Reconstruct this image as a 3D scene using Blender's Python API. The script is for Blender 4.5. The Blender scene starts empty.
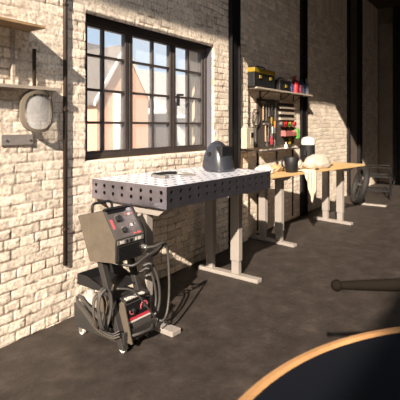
import bpy, bmesh, math, random
import numpy as np
from mathutils import Vector, Matrix, Euler
random.seed(7)
rng = np.random.default_rng(5)
SC = bpy.context.scene
COL = SC.collection
R = math.radians

# ------------------------------------------------------------------ camera
CAM_H = 1.4
cd = bpy.data.cameras.new('camera')
cam = bpy.data.objects.new('camera', cd)
COL.objects.link(cam)
cam.location = (0, 0, CAM_H)
cam.rotation_euler = (R(90), 0, R(34.56 - 90))
cd.sensor_width = 36
cd.lens = 36 * 450 / 400
cd.shift_y = -(200 - 126) / 400
cd.clip_start = 0.05
cd.dof.use_dof = True
cd.dof.focus_distance = 3.4
cd.dof.aperture_fstop = 5.0
SC.camera = cam

# ------------------------------------------------------------------ world / sky
w = bpy.data.worlds.new('sky')
SC.world = w
w.use_nodes = True
nt = w.node_tree
nt.nodes.clear()
wo = nt.nodes.new('ShaderNodeOutputWorld')
bg = nt.nodes.new('ShaderNodeBackground')
tc = nt.nodes.new('ShaderNodeTexCoord')
nz = nt.nodes.new('ShaderNodeTexNoise')
nz.inputs['Scale'].default_value = 3.0
nz.inputs['Detail'].default_value = 6
rp = nt.nodes.new('ShaderNodeValToRGB')
rp.color_ramp.elements[0].position = 0.42
rp.color_ramp.elements[0].color = (0.60, 0.76, 0.94, 1)
rp.color_ramp.elements[1].position = 0.6
rp.color_ramp.elements[1].color = (0.86, 0.90, 0.95, 1)
nt.links.new(tc.outputs['Generated'], nz.inputs['Vector'])
nt.links.new(nz.outputs['Fac'], rp.inputs['Fac'])
nt.links.new(rp.outputs['Color'], bg.inputs['Color'])
bg.inputs['Strength'].default_value = 0.95
nt.links.new(bg.outputs['Background'], wo.inputs['Surface'])

# ------------------------------------------------------------------ sun
SUN_DIR = Vector((1.7, 0.60, -1.0)).normalized()
sd = bpy.data.lights.new('sun', 'SUN')
sun = bpy.data.objects.new('sun', sd)
COL.objects.link(sun)
sd.energy = 11.0
sd.color = (1.0, 0.85, 0.69)
sd.angle = R(0.8)
sun.rotation_euler = SUN_DIR.to_track_quat('-Z', 'Y').to_euler()
sun.location = (-6, 0, 8)

# added warm fill light behind the camera, softens shadows on the brick
al = bpy.data.lights.new('added_fill_light', 'AREA'); al.shape = 'RECTANGLE'
al.size = 5.0; al.size_y = 2.6; al.energy = 105; al.color = (1.0, 0.80, 0.62)
alo = bpy.data.objects.new('added_fill_light', al); COL.objects.link(alo)
alo.location = (-2.5, -6.9, 1.5); alo.rotation_euler = (R(90), 0, 0)

# ------------------------------------------------------------------ exposure
SC.view_settings.view_transform = 'Standard'
SC.view_settings.look = 'None'
SC.view_settings.gamma = 1
SC.view_settings.use_curve_mapping = False
SC.view_settings.exposure = 0.2

# ------------------------------------------------------------------ materials
MATS = {}
def mat(name, col, rough=0.6, metal=0.0, noise=0.0, nscale=20.0, bump=0.0, bscale=60.0,
        emit=None, estr=0.0, trans=0.0, alpha=1.0, spec=0.5, col2=None, coat=0.0, stretch=None):
    if name in MATS: return MATS[name]
    m = bpy.data.materials.new(name); m.use_nodes = True
    t = m.node_tree; b = t.nodes['Principled BSDF']
    b.inputs['Base Color'].default_value = (*col, 1)
    b.inputs['Roughness'].default_value = rough
    b.inputs['Metallic'].default_value = metal
    b.inputs['Specular IOR Level'].default_value = spec
    b.inputs['Transmission Weight'].default_value = trans
    b.inputs['Alpha'].default_value = alpha
    b.inputs['Coat Weight'].default_value = coat
    if emit:
        b.inputs['Emission Color'].default_value = (*emit, 1)
        b.inputs['Emission Strength'].default_value = estr
    if noise > 0 or col2 or bump > 0:
        tcn = t.nodes.new('ShaderNodeTexCoord')
        mp = t.nodes.new('ShaderNodeMapping')
        if stretch: mp.inputs['Scale'].default_value = stretch
        t.links.new(tcn.outputs['Object'], mp.inputs['Vector'])
    if noise > 0 or col2:
        n = t.nodes.new('ShaderNodeTexNoise'); n.inputs['Scale'].default_value = nscale
        n.inputs['Detail'].default_value = 6; n.inputs['Roughness'].default_value = 0.65
        t.links.new(mp.outputs['Vector'], n.inputs['Vector'])
        r = t.nodes.new('ShaderNodeValToRGB')
        c2 = col2 or tuple(max(0, c * (1 - noise)) for c in col)
        r.color_ramp.elements[0].color = (*c2, 1); r.color_ramp.elements[0].position = 0.35
        r.color_ramp.elements[1].color = (*col, 1); r.color_ramp.elements[1].position = 0.62
        t.links.new(n.outputs['Fac'], r.inputs['Fac'])
        t.links.new(r.outputs['Color'], b.inputs['Base Color'])
    if bump > 0:
        n2 = t.nodes.new('ShaderNodeTexNoise'); n2.inputs['Scale'].default_value = bscale
        n2.inputs['Detail'].default_value = 5
        t.links.new(mp.outputs['Vector'], n2.inputs['Vector'])
        bp = t.nodes.new('ShaderNodeBump'); bp.inputs['Strength'].default_value = bump
        bp.inputs['Distance'].default_value = 0.01
        t.links.new(n2.outputs['Fac'], bp.inputs['Height'])
        t.links.new(bp.outputs['Normal'], b.inputs['Normal'])
    MATS[name] = m
    return m

M_black = mat('black_steel', (0.010, 0.009, 0.010), 0.6, 0.0, spec=.2, noise=0.4, nscale=8)
M_brownsteel = mat('brown_steel', (0.035, 0.022, 0.016), 0.6, 0.1, noise=0.5, nscale=12)
M_frame = mat('window_paint', (0.055, 0.045, 0.042), 0.45, 0.1, noise=0.2)
M_leg = mat('leg_paint', (0.27, 0.245, 0.225), 0.5, 0.0, noise=0.10, nscale=9)
M_top = mat('table_steel_glare', (0.80, 0.82, 0.92), 0.28, 0.3, noise=0.14, nscale=14)  # window and sky glare put into the pale bluish top colour
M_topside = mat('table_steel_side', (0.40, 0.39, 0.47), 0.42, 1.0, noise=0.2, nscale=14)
M_wood = mat('pale_wood', (0.62, 0.42, 0.20), 0.5, noise=0.25, nscale=6, stretch=(1, 9, 9))
M_shelfwood = mat('shelf_wood', (0.42, 0.28, 0.15), 0.6, noise=0.45, nscale=7, stretch=(1, 9, 9))
M_greywood = mat('weathered_wood', (0.42, 0.36, 0.30), 0.7, noise=0.3, nscale=7, stretch=(1, 9, 9))
M_plastic = mat('black_plastic', (0.013, 0.013, 0.014), 0.5, spec=.3)
M_rubber = mat('rubber', (0.007, 0.0065, 0.006), 0.75, bump=0.2)
M_dgrey = mat('dark_grey_paint', (0.030, 0.028, 0.027), 0.5, noise=0.25, nscale=15)
M_beige = mat('dusty_beige_paint', (0.10, 0.082, 0.062), 0.6, noise=0.25, nscale=12)
M_panel = mat('panel_grey', (0.055, 0.05, 0.048), 0.5)
M_red = mat('red_plastic', (0.36, 0.012, 0.018), 0.4)
M_dred = mat('red_print', (0.42, 0.03, 0.05), 0.5)
M_pink = mat('pink_plastic', (0.36, 0.12, 0.11), 0.5)
M_yellow = mat('yellow_plastic', (0.24, 0.165, 0.015), 0.5)
M_orange = mat('orange_plastic', (0.4, 0.15, 0.02), 0.45)
M_green = mat('green_plastic', (0.07, 0.26, 0.04), 0.45)
M_blue = mat('navy_plastic', (0.03, 0.05, 0.14), 0.45)
M_white = mat('white_plastic', (0.50, 0.48, 0.45), 0.5)
M_box = mat('ivory_box', (0.40, 0.37, 0.29), 0.5, noise=0.06)
M_chrome = mat('bright_metal', (0.75, 0.73, 0.70), 0.25, 0.9)
M_toolmetal = mat('worn_tool_metal', (0.30, 0.28, 0.26), 0.35, 0.6)
M_glass = mat('clear_glass', (0.95, 0.97, 0.98), 0.02, alpha=0.10, spec=0.5)
M_clear = mat('clear_visor', (0.80, 0.80, 0.80), 0.08, alpha=0.30, spec=0.6)
M_cable = mat('grey_cable', (0.045, 0.042, 0.039), 0.55)
M_cabled = mat('dark_cable', (0.03, 0.028, 0.027), 0.5)
M_cabletan = mat('tan_hose', (0.05, 0.04, 0.03), 0.6)
M_cloth = mat('beige_cloth', (0.68, 0.58, 0.45), 0.9, noise=0.15, nscale=25, bump=0.4, bscale=90)
M_sack = mat('white_sack', (0.48, 0.44, 0.39), 0.8, noise=0.2, nscale=10, bump=0.8, bscale=30, col2=(0.34, 0.27, 0.20))
M_helmet = mat('helmet_shell', (0.028, 0.031, 0.040), 0.32, 0.1, coat=0.4)
M_lens = mat('dark_lens', (0.01, 0.01, 0.012), 0.1)
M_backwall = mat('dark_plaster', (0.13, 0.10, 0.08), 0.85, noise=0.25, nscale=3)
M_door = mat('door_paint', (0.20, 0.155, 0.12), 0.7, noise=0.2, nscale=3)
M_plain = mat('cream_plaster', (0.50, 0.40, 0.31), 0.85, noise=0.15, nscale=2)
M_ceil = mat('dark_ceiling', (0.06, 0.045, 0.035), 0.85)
M_peg = mat('dark_pegboard', (0.055, 0.045, 0.04), 0.7, noise=0.2)
M_rimwood = mat('rim_wood', (0.42, 0.23, 0.10), 0.4, noise=0.25, nscale=8)
M_lacquer = mat('black_lacquer', (0.006, 0.007, 0.010), 0.30, spec=0.18)
M_steelgrey = mat('plate_grey', (0.26, 0.24, 0.23), 0.6, 0.1, noise=0.2, nscale=18)
# outside
M_obrick = mat('salmon_brick', (0.62, 0.37, 0.26), 0.9, noise=0.15, nscale=30)
M_slate = mat('grey_slate', (0.17, 0.155, 0.145), 0.9, noise=0.3, nscale=9, stretch=(1, 1, 3))
M_owhite = mat('white_render', (0.55, 0.54, 0.53), 0.9)
M_ground = mat('yard_ground', (0.35, 0.33, 0.31), 0.9)
M_ofasc = mat('pale_fascia', (0.55, 0.54, 0.52), 0.7)
M_oblue = mat('blue_grey_paint', (0.28, 0.31, 0.42), 0.7)

def brick_material(name, cream, bare, dark):
    m = bpy.data.materials.new(name); m.use_nodes = True
    t = m.node_tree; b = t.nodes['Principled BSDF']
    b.inputs['Roughness'].default_value = 0.85
    geo = t.nodes.new('ShaderNodeNewGeometry')
    at = t.nodes.new('ShaderNodeAttribute'); at.attribute_name = 'joint'
    ab = t.nodes.new('ShaderNodeAttribute'); ab.attribute_name = 'tone'
    n1 = t.nodes.new('ShaderNodeTexNoise'); n1.inputs['Scale'].default_value = 2.2
    n1.inputs['Detail'].default_value = 9; n1.inputs['Roughness'].default_value = 0.7
    n2 = t.nodes.new('ShaderNodeTexNoise'); n2.inputs['Scale'].default_value = 48
    n2.inputs['Detail'].default_value = 5
    for n in (n1, n2): t.links.new(geo.outputs['Position'], n.inputs['Vector'])
    mx = t.nodes.new('ShaderNodeMix'); mx.data_type = 'RGBA'
    r1 = t.nodes.new('ShaderNodeValToRGB')
    r1.color_ramp.elements[0].position = 0.58; r1.color_ramp.elements[1].position = 0.80
    r1.color_ramp.elements[0].color = (0, 0, 0, 1); r1.color_ramp.elements[1].color = (1, 1, 1, 1)
    t.links.new(n1.outputs['Fac'], r1.inputs['Fac'])
    t.links.new(r1.outputs['Color'], mx.inputs[0])
    mx.inputs[6].default_value = (*cream, 1); mx.inputs[7].default_value = (*bare, 1)
    # brick tone
    mt = t.nodes.new('ShaderNodeMix'); mt.data_type = 'RGBA'; mt.blend_type = 'MULTIPLY'
    mt.inputs[0].default_value = 1.0
    t.links.new(mx.outputs[2], mt.inputs[6])
    cr = t.nodes.new('ShaderNodeCombineColor')
    for k in range(3): t.links.new(ab.outputs['Fac'], cr.inputs[k])
    t.links.new(cr.outputs[0], mt.inputs[7])
    # fine speckle
    ms = t.nodes.new('ShaderNodeMix'); ms.data_type = 'RGBA'; ms.blend_type = 'MULTIPLY'
    ms.inputs[0].default_value = 1.0
    r2 = t.nodes.new('ShaderNodeValToRGB')
    r2.color_ramp.elements[0].position = 0.34; r2.color_ramp.elements[0].color = (0.70, 0.65, 0.60, 1)
    r2.color_ramp.elements[1].position = 0.55; r2.color_ramp.elements[1].color = (1, 1, 1, 1)
    t.links.new(n2.outputs['Fac'], r2.inputs['Fac'])
    t.links.new(mt.outputs[2], ms.inputs[6]); t.links.new(r2.outputs['Color'], ms.inputs[7])
    # dirt in joints
    mj = t.nodes.new('ShaderNodeMix'); mj.data_type = 'RGBA'
    t.links.new(at.outputs['Fac'], mj.inputs[0])
    t.links.new(ms.outputs[2], mj.inputs[6]); mj.inputs[7].default_value = (*dark, 1)
    t.links.new(mj.outputs[2], b.inputs['Base Color'])
    bp = t.nodes.new('ShaderNodeBump'); bp.inputs['Strength'].default_value = 0.5
    bp.inputs['Distance'].default_value = 0.006
    t.links.new(n2.outputs['Fac'], bp.inputs['Height'])
    t.links.new(bp.outputs['Normal'], b.inputs['Normal'])
    return m
M_brick = brick_material('painted_brick', (0.84, 0.75, 0.64), (0.52, 0.36, 0.27), (0.17, 0.115, 0.08))

def floor_material():
    m = bpy.data.materials.new('concrete_floor'); m.use_nodes = True
    t = m.node_tree; b = t.nodes['Principled BSDF']
    tcn = t.nodes.new('ShaderNodeTexCoord')
    n1 = t.nodes.new('ShaderNodeTexNoise'); n1.inputs['Scale'].default_value = 5.5
    n1.inputs['Detail'].default_value = 10; n1.inputs['Roughness'].default_value = 0.72
    n2 = t.nodes.new('ShaderNodeTexNoise'); n2.inputs['Scale'].default_value = 45
    n2.inputs['Detail'].default_value = 4
    for n in (n1, n2): t.links.new(tcn.outputs['Object'], n.inputs['Vector'])
    r = t.nodes.new('ShaderNodeValToRGB')
    e = r.color_ramp.elements
    e[0].position = 0.32; e[0].color = (0.021, 0.0165, 0.0145, 1)
    e[1].position = 0.72; e[1].color = (0.066, 0.053, 0.046, 1)
    k = e.new(0.52); k.color = (0.037, 0.0295, 0.0255, 1)
    t.links.new(n1.outputs['Fac'], r.inputs['Fac'])
    r2 = t.nodes.new('ShaderNodeValToRGB')
    r2.color_ramp.elements[0].position = 0.66; r2.color_ramp.elements[0].color = (0, 0, 0, 1)
    r2.color_ramp.elements[1].position = 0.78; r2.color_ramp.elements[1].color = (1, 1, 1, 1)
    t.links.new(n2.outputs['Fac'], r2.inputs['Fac'])
    mx = t.nodes.new('ShaderNodeMix'); mx.data_type = 'RGBA'
    t.links.new(r2.outputs['Color'], mx.inputs[0])
    t.links.new(r.outputs['Color'], mx.inputs[6]); mx.inputs[7].default_value = (0.11, 0.092, 0.077, 1)
    t.links.new(mx.outputs[2], b.inputs['Base Color'])
    b.inputs['Roughness'].default_value = 0.62
    b.inputs['Specular IOR Level'].default_value = 0.35
    bp = t.nodes.new('ShaderNodeBump'); bp.inputs['Strength'].default_value = 0.25
    bp.inputs['Distance'].default_value = 0.01
    t.links.new(n2.outputs['Fac'], bp.inputs['Height'])
    t.links.new(bp.outputs['Normal'], b.inputs['Normal'])
    return m
M_floor = floor_material()

# ------------------------------------------------------------------ mesh helpers
def new(): return bmesh.new()
def obj(name, bm, m, parent=None, smooth=False, label=None, bevel=0.0):
    me = bpy.data.meshes.new(name)
    bmesh.ops.recalc_face_normals(bm, faces=bm.faces)
    bm.to_mesh(me); bm.free()
    o = bpy.data.objects.new(name, me); COL.objects.link(o)
    ms = m if isinstance(m, (list, tuple)) else [m]
    for x in ms: me.materials.append(x)
    if smooth:
        for p in me.polygons: p.use_smooth = True
    if bevel > 0:
        bv = o.modifiers.new('bevel', 'BEVEL'); bv.width = bevel; bv.segments = 2; bv.limit_method = 'ANGLE'
    if parent: o.parent = parent
    if label: o['label'] = label
    return o
def thing(name, label, cat, loc=(0, 0, 0), rz=0.0, group=None):
    o = bpy.data.objects.new(name, None); COL.objects.link(o)
    o.empty_display_size = 0.1
    o.location = loc; o.rotation_euler = (0, 0, rz)
    o['label'] = label; o['category'] = cat
    if group: o['group'] = group
    return o
def tag(o, label, cat, group=None):
    o['label'] = label; o['category'] = cat
    if group: o['group'] = group
    return o
def struct(name, bm, m, parent=None, **k):
    o = obj(name, bm, m, parent, **k)
    if not parent: o['kind'] = 'structure'
    return o
def dup(root):
    r = root.copy(); COL.objects.link(r)
    for ch in list(root.children):
        c = ch.copy(); COL.objects.link(c); c.parent = r
        for g in list(ch.children):
            d = g.copy(); COL.objects.link(d); d.parent = c
    return r
def box(bm, x0, x1, y0, y1, z0, z1, mtx=None, mi=0):
    vs = [bm.verts.new((x, y, z)) for z in (z0, z1) for y in (y0, y1) for x in (x0, x1)]
    for f in ((0, 1, 3, 2), (4, 6, 7, 5), (0, 4, 5, 1), (2, 3, 7, 6), (0, 2, 6, 4), (1, 5, 7, 3)):
        fa = bm.faces.new([vs[i] for i in f]); fa.material_index = mi
    if mtx is not None: bmesh.ops.transform(bm, matrix=mtx, verts=vs)
    return vs
def frame_of(d):
    d = d.normalized()
    a = Vector((0, 0, 1)) if abs(d.z) < 0.9 else Vector((1, 0, 0))
    u = d.cross(a).normalized(); v = d.cross(u).normalized()
    return u, v
def cyl(bm, p0, p1, r0, r1=None, n=16, caps=True, mi=0):
    p0, p1 = Vector(p0), Vector(p1); r1 = r0 if r1 is None else r1
    u, v = frame_of(p1 - p0)
    A = [bm.verts.new(p0 + r0 * (math.cos(2*math.pi*i/n)*u + math.sin(2*math.pi*i/n)*v)) for i in range(n)]
    B = [bm.verts.new(p1 + r1 * (math.cos(2*math.pi*i/n)*u + math.sin(2*math.pi*i/n)*v)) for i in range(n)]
    for i in range(n):
        f = bm.faces.new((A[i], A[(i+1) % n], B[(i+1) % n], B[i])); f.material_index = mi
    if caps:
        bm.faces.new(A[::-1]).material_index = mi; bm.faces.new(B).material_index = mi
def catmull(pts, k=6):
    P = [Vector(p) for p in pts]; P = [2*P[0]-P[1]] + P + [2*P[-1]-P[-2]]
    out = []
    for i in range(1, len(P) - 2):
        for j in range(k):
            t = j / k
            a, b, c, d = P[i-1], P[i], P[i+1], P[i+2]
            out.append(0.5*((2*b) + (c-a)*t + (2*a-5*b+4*c-d)*t*t + (3*b-a-3*c+d)*t**3))
    out.append(P[-2]); return out
def tube(bm, pts, r, n=8, k=6, smooth_path=True):
    P = catmull(pts, k) if smooth_path else [Vector(p) for p in pts]
    rings = []; u = None
    for i, p in enumerate(P):
        d = (P[min(i+1, len(P)-1)] - P[max(i-1, 0)]).normalized()
        if u is None: u, _ = frame_of(d)
        u = (u - d * u.dot(d)).normalized(); v = d.cross(u)
        rr = r(i / (len(P)-1)) if callable(r) else r
        rings.append([bm.verts.new(p + rr*(math.cos(2*math.pi*j/n)*u + math.sin(2*math.pi*j/n)*v)) for j in range(n)])
    for a, b in zip(rings, rings[1:]):
        for j in range(n): bm.faces.new((a[j], a[(j+1) % n], b[(j+1) % n], b[j]))
    bm.faces.new(rings[0][::-1]); bm.faces.new(rings[-1])
def lathe(bm, prof, n=32, c=(0, 0), cap=True, mi=0, axis='z', y0=0):
    rings = []
    for r, z in prof:
        ring = []
        for j in range(n):
            a = 2*math.pi*j/n
            if axis == 'z': p = (c[0]+r*math.cos(a), c[1]+r*math.sin(a), z)
            else: p = (c[0]+r*math.cos(a), y0+z, c[1]+r*math.sin(a))
            ring.append(bm.verts.new(p))
        rings.append(ring)
    for a, b in zip(rings, rings[1:]):
        for j in range(n):
            f = bm.faces.new((a[j], a[(j+1) % n], b[(j+1) % n], b[j])); f.material_index = mi
    if cap:
        if prof[0][0] > 1e-5: bm.faces.new(rings[0][::-1])
        if prof[-1][0] > 1e-5: bm.faces.new(rings[-1])
def prism(bm, poly, axis, a0, a1, mi=0):
    # poly of 2D points; axis 'x': points are (y,z); 'y': (x,z); 'z': (x,y)
    def P(p, a): return {'x': (a, p[0], p[1]), 'y': (p[0], a, p[1]), 'z': (p[0], p[1], a)}[axis]
    A = [bm.verts.new(P(p, a0)) for p in poly]; B = [bm.verts.new(P(p, a1)) for p in poly]
    n = len(poly)
    for i in range(n): bm.faces.new((A[i], A[(i+1) % n], B[(i+1) % n], B[i])).material_index = mi
    bm.faces.new(A[::-1]).material_index = mi; bm.faces.new(B).material_index = mi
    return A + B
def hole_panel(bm, O, U, V, nu, nv, cu, cv, r, depth, n=16):
    """flat plate of nu x nv cells, a round hole in each; U,V unit directions; holes go along -U x V"""
    O, U, V = Vector(O), Vector(U), Vector(V); N = U.cross(V)
    for i in range(nu):
        for j in range(nv):
            c = O + U*(i+.5)*cu + V*(j+.5)*cv
            inner, outer, deep = [], [], []
            for k in range(n):
                a = 2*math.pi*(k+.5)/n; ca, sa = math.cos(a), math.sin(a)
                s = min((cu/2)/max(abs(ca), 1e-6), (cv/2)/max(abs(sa), 1e-6))
                # clamp to rectangle outline, corners snapped
                ox, oy = ca*s, sa*s
                inner.append(bm.verts.new(c + U*ca*r + V*sa*r))
                deep.append(bm.verts.new(c + U*ca*r + V*sa*r - N*depth))
                outer.append((ox, oy))
            # insert true rectangle corners
            ov = [bm.verts.new(c + U*x + V*y) for x, y in outer]
            corners = {}
            for k in range(n):
                k2 = (k+1) % n
                x0, y0 = outer[k]; x1, y1 = outer[k2]
                onx0, onx1 = abs(abs(x0)-cu/2) < 1e-6, abs(abs(x1)-cu/2) < 1e-6
                if onx0 != onx1:
                    cx = x0 if onx0 else x1; cy = y1 if onx0 else y0
                    cv_ = bm.verts.new(c + U*cx + V*cy)
                    bm.faces.new((inner[k], ov[k], cv_, ov[k2], inner[k2]))
                else:
                    bm.faces.new((inner[k], ov[k], ov[k2], inner[k2]))
                bm.faces.new((inner[k], inner[k2], deep[k2], deep[k])).material_index = 1  # hole walls coloured black to stand in for the shade inside

# ------------------------------------------------------------------ brick wall
W = 2.66           # face of the window wall
def vnoise(x, z, s, seed):
    """smooth value noise on arrays"""
    g = np.random.default_rng(seed).random((256, 256))
    X = x*s + 50; Z = z*s + 50
    i = np.floor(X).astype(int); j = np.floor(Z).astype(int)
    fx = X-i; fz = Z-j; fx = fx*fx*(3-2*fx); fz = fz*fz*(3-2*fz)
    i %= 256; j %= 256; i2 = (i+1) % 256; j2 = (j+1) % 256
    return (g[i, j]*(1-fx)*(1-fz) + g[i2, j]*fx*(1-fz) + g[i, j2]*(1-fx)*fz + g[i2, j2]*fx*fz)*2-1
def brick_face(name, m, xs, zs, y, hole=None, steps=None, seed=1, amp=1.0):
    X, Z = np.meshgrid(xs, zs, indexing='ij')
    wx = X + 0.006*vnoise(X, Z, 6, seed+1); wz = Z + 0.010*vnoise(X, Z, 3, seed+2) + .004*vnoise(X, Z, 17, seed+8)
    ch = 0.068; row = np.floor(wz/ch).astype(int); fz = wz/ch-row
    g = np.random.default_rng(seed+3).random((400, 200))
    head = (row % 3 == 0)
    bl = np.where(head, 0.112, 0.215)
    off = np.where(head, 0.03, np.where(row % 2 == 0, 0, .1075)) + g[row % 400, 0]*0.03
    u = (wx+off)/bl; colm = np.floor(u).astype(int); fu = u-colm
    dz = np.minimum(fz, 1-fz)*ch; du = np.minimum(fu, 1-fu)*bl
    d = np.minimum(dz, du)
    jw = 0.0060 + 0.003*vnoise(X, Z, 9, seed+4)
    s = np.clip((d-jw*.25)/(jw*1.0+1e-6), 0, 1); s = s*s*(3-2*s)
    filled = np.clip(vnoise(X, Z, 5.5, seed+5)*1.6+.15, 0, 1)*.85          # paint bridging the joints
    s = np.maximum(s, filled*0.8)
    rb = g[(row*7+3) % 400, (colm*5+11) % 200]
    prot = (0.0045*(1-s))
    disp = 0.017 - prot*1.1 + (rb-.5)*0.0025*s + 0.0020*vnoise(X, Z, 3, seed+6) + 0.0017*vnoise(X, Z, 24, seed+7) \
        + .0006*vnoise(X, Z, 55, seed+12)
    chip = np.clip(vnoise(X, Z, 13, seed+9)-.62, 0, 1)*0.012
    disp = (disp-chip)*amp
    tone = 0.80 + 0.30*rb + 0.05*vnoise(X, Z, 10, seed+10)
    joint = (1-s)*0.95 + chip*60
    fade = np.where(X > 4.88, .38, 1.0)*np.clip(.85+.75*vnoise(X, Z, 3.1, seed+14)+.35*vnoise(X, Z, 11, seed+15), .12, 1)
    pits = np.clip(vnoise(X, Z, 42, seed+16)-.55, 0, 1)*1.6*np.where(X > 4.88, .3, 1)
    joint = np.clip(joint*fade + pits, 0, 1)
    Y = np.full_like(X, y)
    if steps is not None: Y = steps(X)
    keep = np.ones(X.shape, bool)
    if hole:
        x0, x1, z0, z1 = hole
        edge = (X >= x0-1e-4) & (X <= x1+1e-4) & (Z >= z0-1e-4) & (Z <= z1+1e-4)
        disp = np.where(edge, 0.0, disp)
    Yd = Y - disp
    nx, nz = len(xs), len(zs)
    co = np.stack([X, Yd, Z], -1).reshape(-1, 3)
    I, J = np.meshgrid(np.arange(nx-1), np.arange(nz-1), indexing='ij')
    a = I*nz+J; q = np.stack([a, a+nz, a+nz+1, a+1], -1)
    if hole:
        cx = (xs[:-1]+xs[1:])/2; cz = (zs[:-1]+zs[1:])/2
        CX, CZ = np.meshgrid(cx, cz, indexing='ij')
        inn = (CX > x0) & (CX < x1) & (CZ > z0) & (CZ < z1)
        q = q[~inn]
    else: q = q.reshape(-1, 4)
    q = q.reshape(-1, 4)
    me = bpy.data.meshes.new(name)
    me.vertices.add(len(co)); me.vertices.foreach_set('co', co.ravel())
    me.loops.add(q.size); me.loops.foreach_set('vertex_index', q.ravel())
    me.polygons.add(len(q)); me.polygons.foreach_set('loop_start', np.arange(0, q.size, 4))
    me.polygons.foreach_set('loop_total', np.full(len(q), 4))
    me.update(calc_edges=True)
    for nm, arr in (('joint', joint), ('tone', tone)):
        at = me.attributes.new(nm, 'FLOAT', 'POINT'); at.data.foreach_set('value', arr.ravel().astype(np.float32))
    me.polygons.foreach_set('use_smooth', np.ones(len(q), bool))
    me.materials.append(m); me.validate()
    o = bpy.data.objects.new(name, me); COL.objects.link(o)
    return o
WX0, WX1, WZ0, WZ1 = 2.32, 4.10, 1.135, 2.262       # window opening
def line(a, b, s): n = max(1, int(round((b-a)/s))); return np.linspace(a, b, n+1)[:-1]
xs = np.concatenate([[-8.0, -4, 0.6], line(1.4, WX0, .008), line(WX0, WX1, .009), line(WX1, 4.88, .009), line(4.88, 4.90, .02),
                     line(4.90, 7.2, .016), line(7.2, 11.7, .035), [11.7]])
zs = np.concatenate([line(0, WZ0, .008), line(WZ0, WZ1, .008), line(WZ1, 3.5, .014), [3.5, 4.3]])
def stepf(X): return np.where(X > 4.89, W+0.06, W)
wall = brick_face('wall_left', M_brick, xs, zs, W, (WX0, WX1, WZ0, WZ1), stepf)
wall['kind'] = 'structure'
b = new()
box(b, -8.0, WX0, W+.0005, W+.36, 0, 4.3); box(b, WX1, 4.88, W+.0005, W+.36, 0, 4.3)
box(b, WX0, WX1, W+.0005, W+.36, 0, WZ0); box(b, WX0, WX1, W+.0005, W+.36, WZ1, 4.3)
box(b, 4.88, 11.7, W+.065, W+.36, 0, 4.3)
core = struct('wall_left_core', b, M_plain)
core.name = 'trim_1'
# floor, other walls, unseen ceiling, skylight edges shaped to cast the wall's shade line
b = new(); box(b, -8.3, 12.1, -7, W+.36, -.2, 0); struct('floor', b, M_floor)
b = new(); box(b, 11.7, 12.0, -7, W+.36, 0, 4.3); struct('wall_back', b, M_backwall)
b = new(); box(b, -8.3, -8.0, -7, W+.36, 0, 4.3); struct('wall_front', b, M_plain)
b = new(); box(b, -8.3, 12, -7.3, -7, 0, 4.3); struct('wall_right', b, M_plain)
b = new()
CZ = 4.3
Y1 = W-(CZ-2.33)*.60 ; Y2 = W+.06-(CZ-1.74)*.60
box(b, -8.3, 1.2, Y1, W+.36, CZ, CZ+.02); box(b, 1.2, 12, Y2, W+.36, CZ, CZ+.02)
box(b, 4.1, 12, -7, Y2, CZ, CZ+.02)
box(b, 2.2, 4.1, -7, -.8, CZ, CZ+.02)
box(b, -8.3, 2.2, -7, -1.8, CZ, CZ+.02)
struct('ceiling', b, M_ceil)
# door panel in the back wall and dark side post
b = new(); box(b, 11.655, 11.7, 2.34, 2.66, 0, 3.9); struct('door_1', b, M_door, bevel=.004)
b = new(); box(b, 11.60, 11.7, 2.24, 2.32, 0, 4.3); struct('trim_2', b, M_black)
b = new(); box(b, 11.64, 11.7, 0.9, 2.24, 0, 4.3); struct('trim_3', b, M_black)

# ------------------------------------------------------------------ window
FY0, FY1 = W+.075, W+.125
b = new()
fx0, fx1, fz0, fz1 = WX0, WX1+.0, WZ0, WZ1
box(b, fx0, fx1, FY0-.01, FY1+.04, fz1-.055, fz1); box(b, fx0, fx1, FY0-.01, FY1+.04, fz0, fz0+.05)
box(b, fx0, fx0+.05, FY0-.01, FY1+.04, fz0+.05, fz1-.055); box(b, fx1-.05, fx1, FY0-.01, FY1+.04, fz0+.05, fz1-.055)
win = struct('window_1', b, M_frame, bevel=.004)
sashes = [(2.37, 2.875, 2.589, 1), (2.885, 3.50, 3.21, 2), (3.505, 4.05, 3.77, 3)]
rows = [1.196, 1.427, 1.690, 1.965, 2.206]
for (a0, a1, mid, k) in sashes:
    b = new(); s = .042
    box(b, a0, a1, FY0, FY1, fz0+.05, 1.20); box(b, a0, a1, FY0, FY1, 2.19, fz1-.055)
    box(b, a0, a0+s, FY0, FY1, 1.20, 2.19); box(b, a1-s, a1, FY0, FY1, 1.20, 2.19)
    sh = obj('window_sash', b, M_frame, win, bevel=.003)
    b = new()
    box(b, mid-.011, mid+.011, FY0+.008, FY1-.008, 1.20, 2.19)
    for z in rows[1:4]:
        box(b, a0+s, mid-.011, FY0+.008, FY1-.008, z-.010, z+.010)
        box(b, mid+.011, a1-s, FY0+.008, FY1-.008, z-.010, z+.010)
    obj('glazing_bars', b, M_frame, sh)
    b = new(); box(b, a0+s-.002, a1-s+.002, FY0+.022, FY0+.026, 1.199, 2.191)
    obj('window_pane', b, M_glass, sh)
b = new(); box(b, 3.555, 3.575, FY0-.03, FY0, 1.60, 1.72); box(b, 3.555, 3.62, FY0-.045, FY0-.03, 1.70, 1.72)
obj('window_handle', b, M_black, win, bevel=.003)
# steel angle lintel in the reveal and side jamb liner
b = new(); box(b, WX0, WX1, W+.012, FY0-.01, WZ1-.012, WZ1); struct('trim_4', b, M_black)
b = new(); box(b, WX1-.012, WX1, W+.012, FY0-.01, WZ0, WZ1-.012); struct('trim_5', b, mat('blue_grey_jamb', (.10, .10, .12), .5))

# ------------------------------------------------------------------ outside
b = new(); box(b, -10, 40, W+.36, 40, -.6, -.45); struct('ground', b, M_ground)
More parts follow.
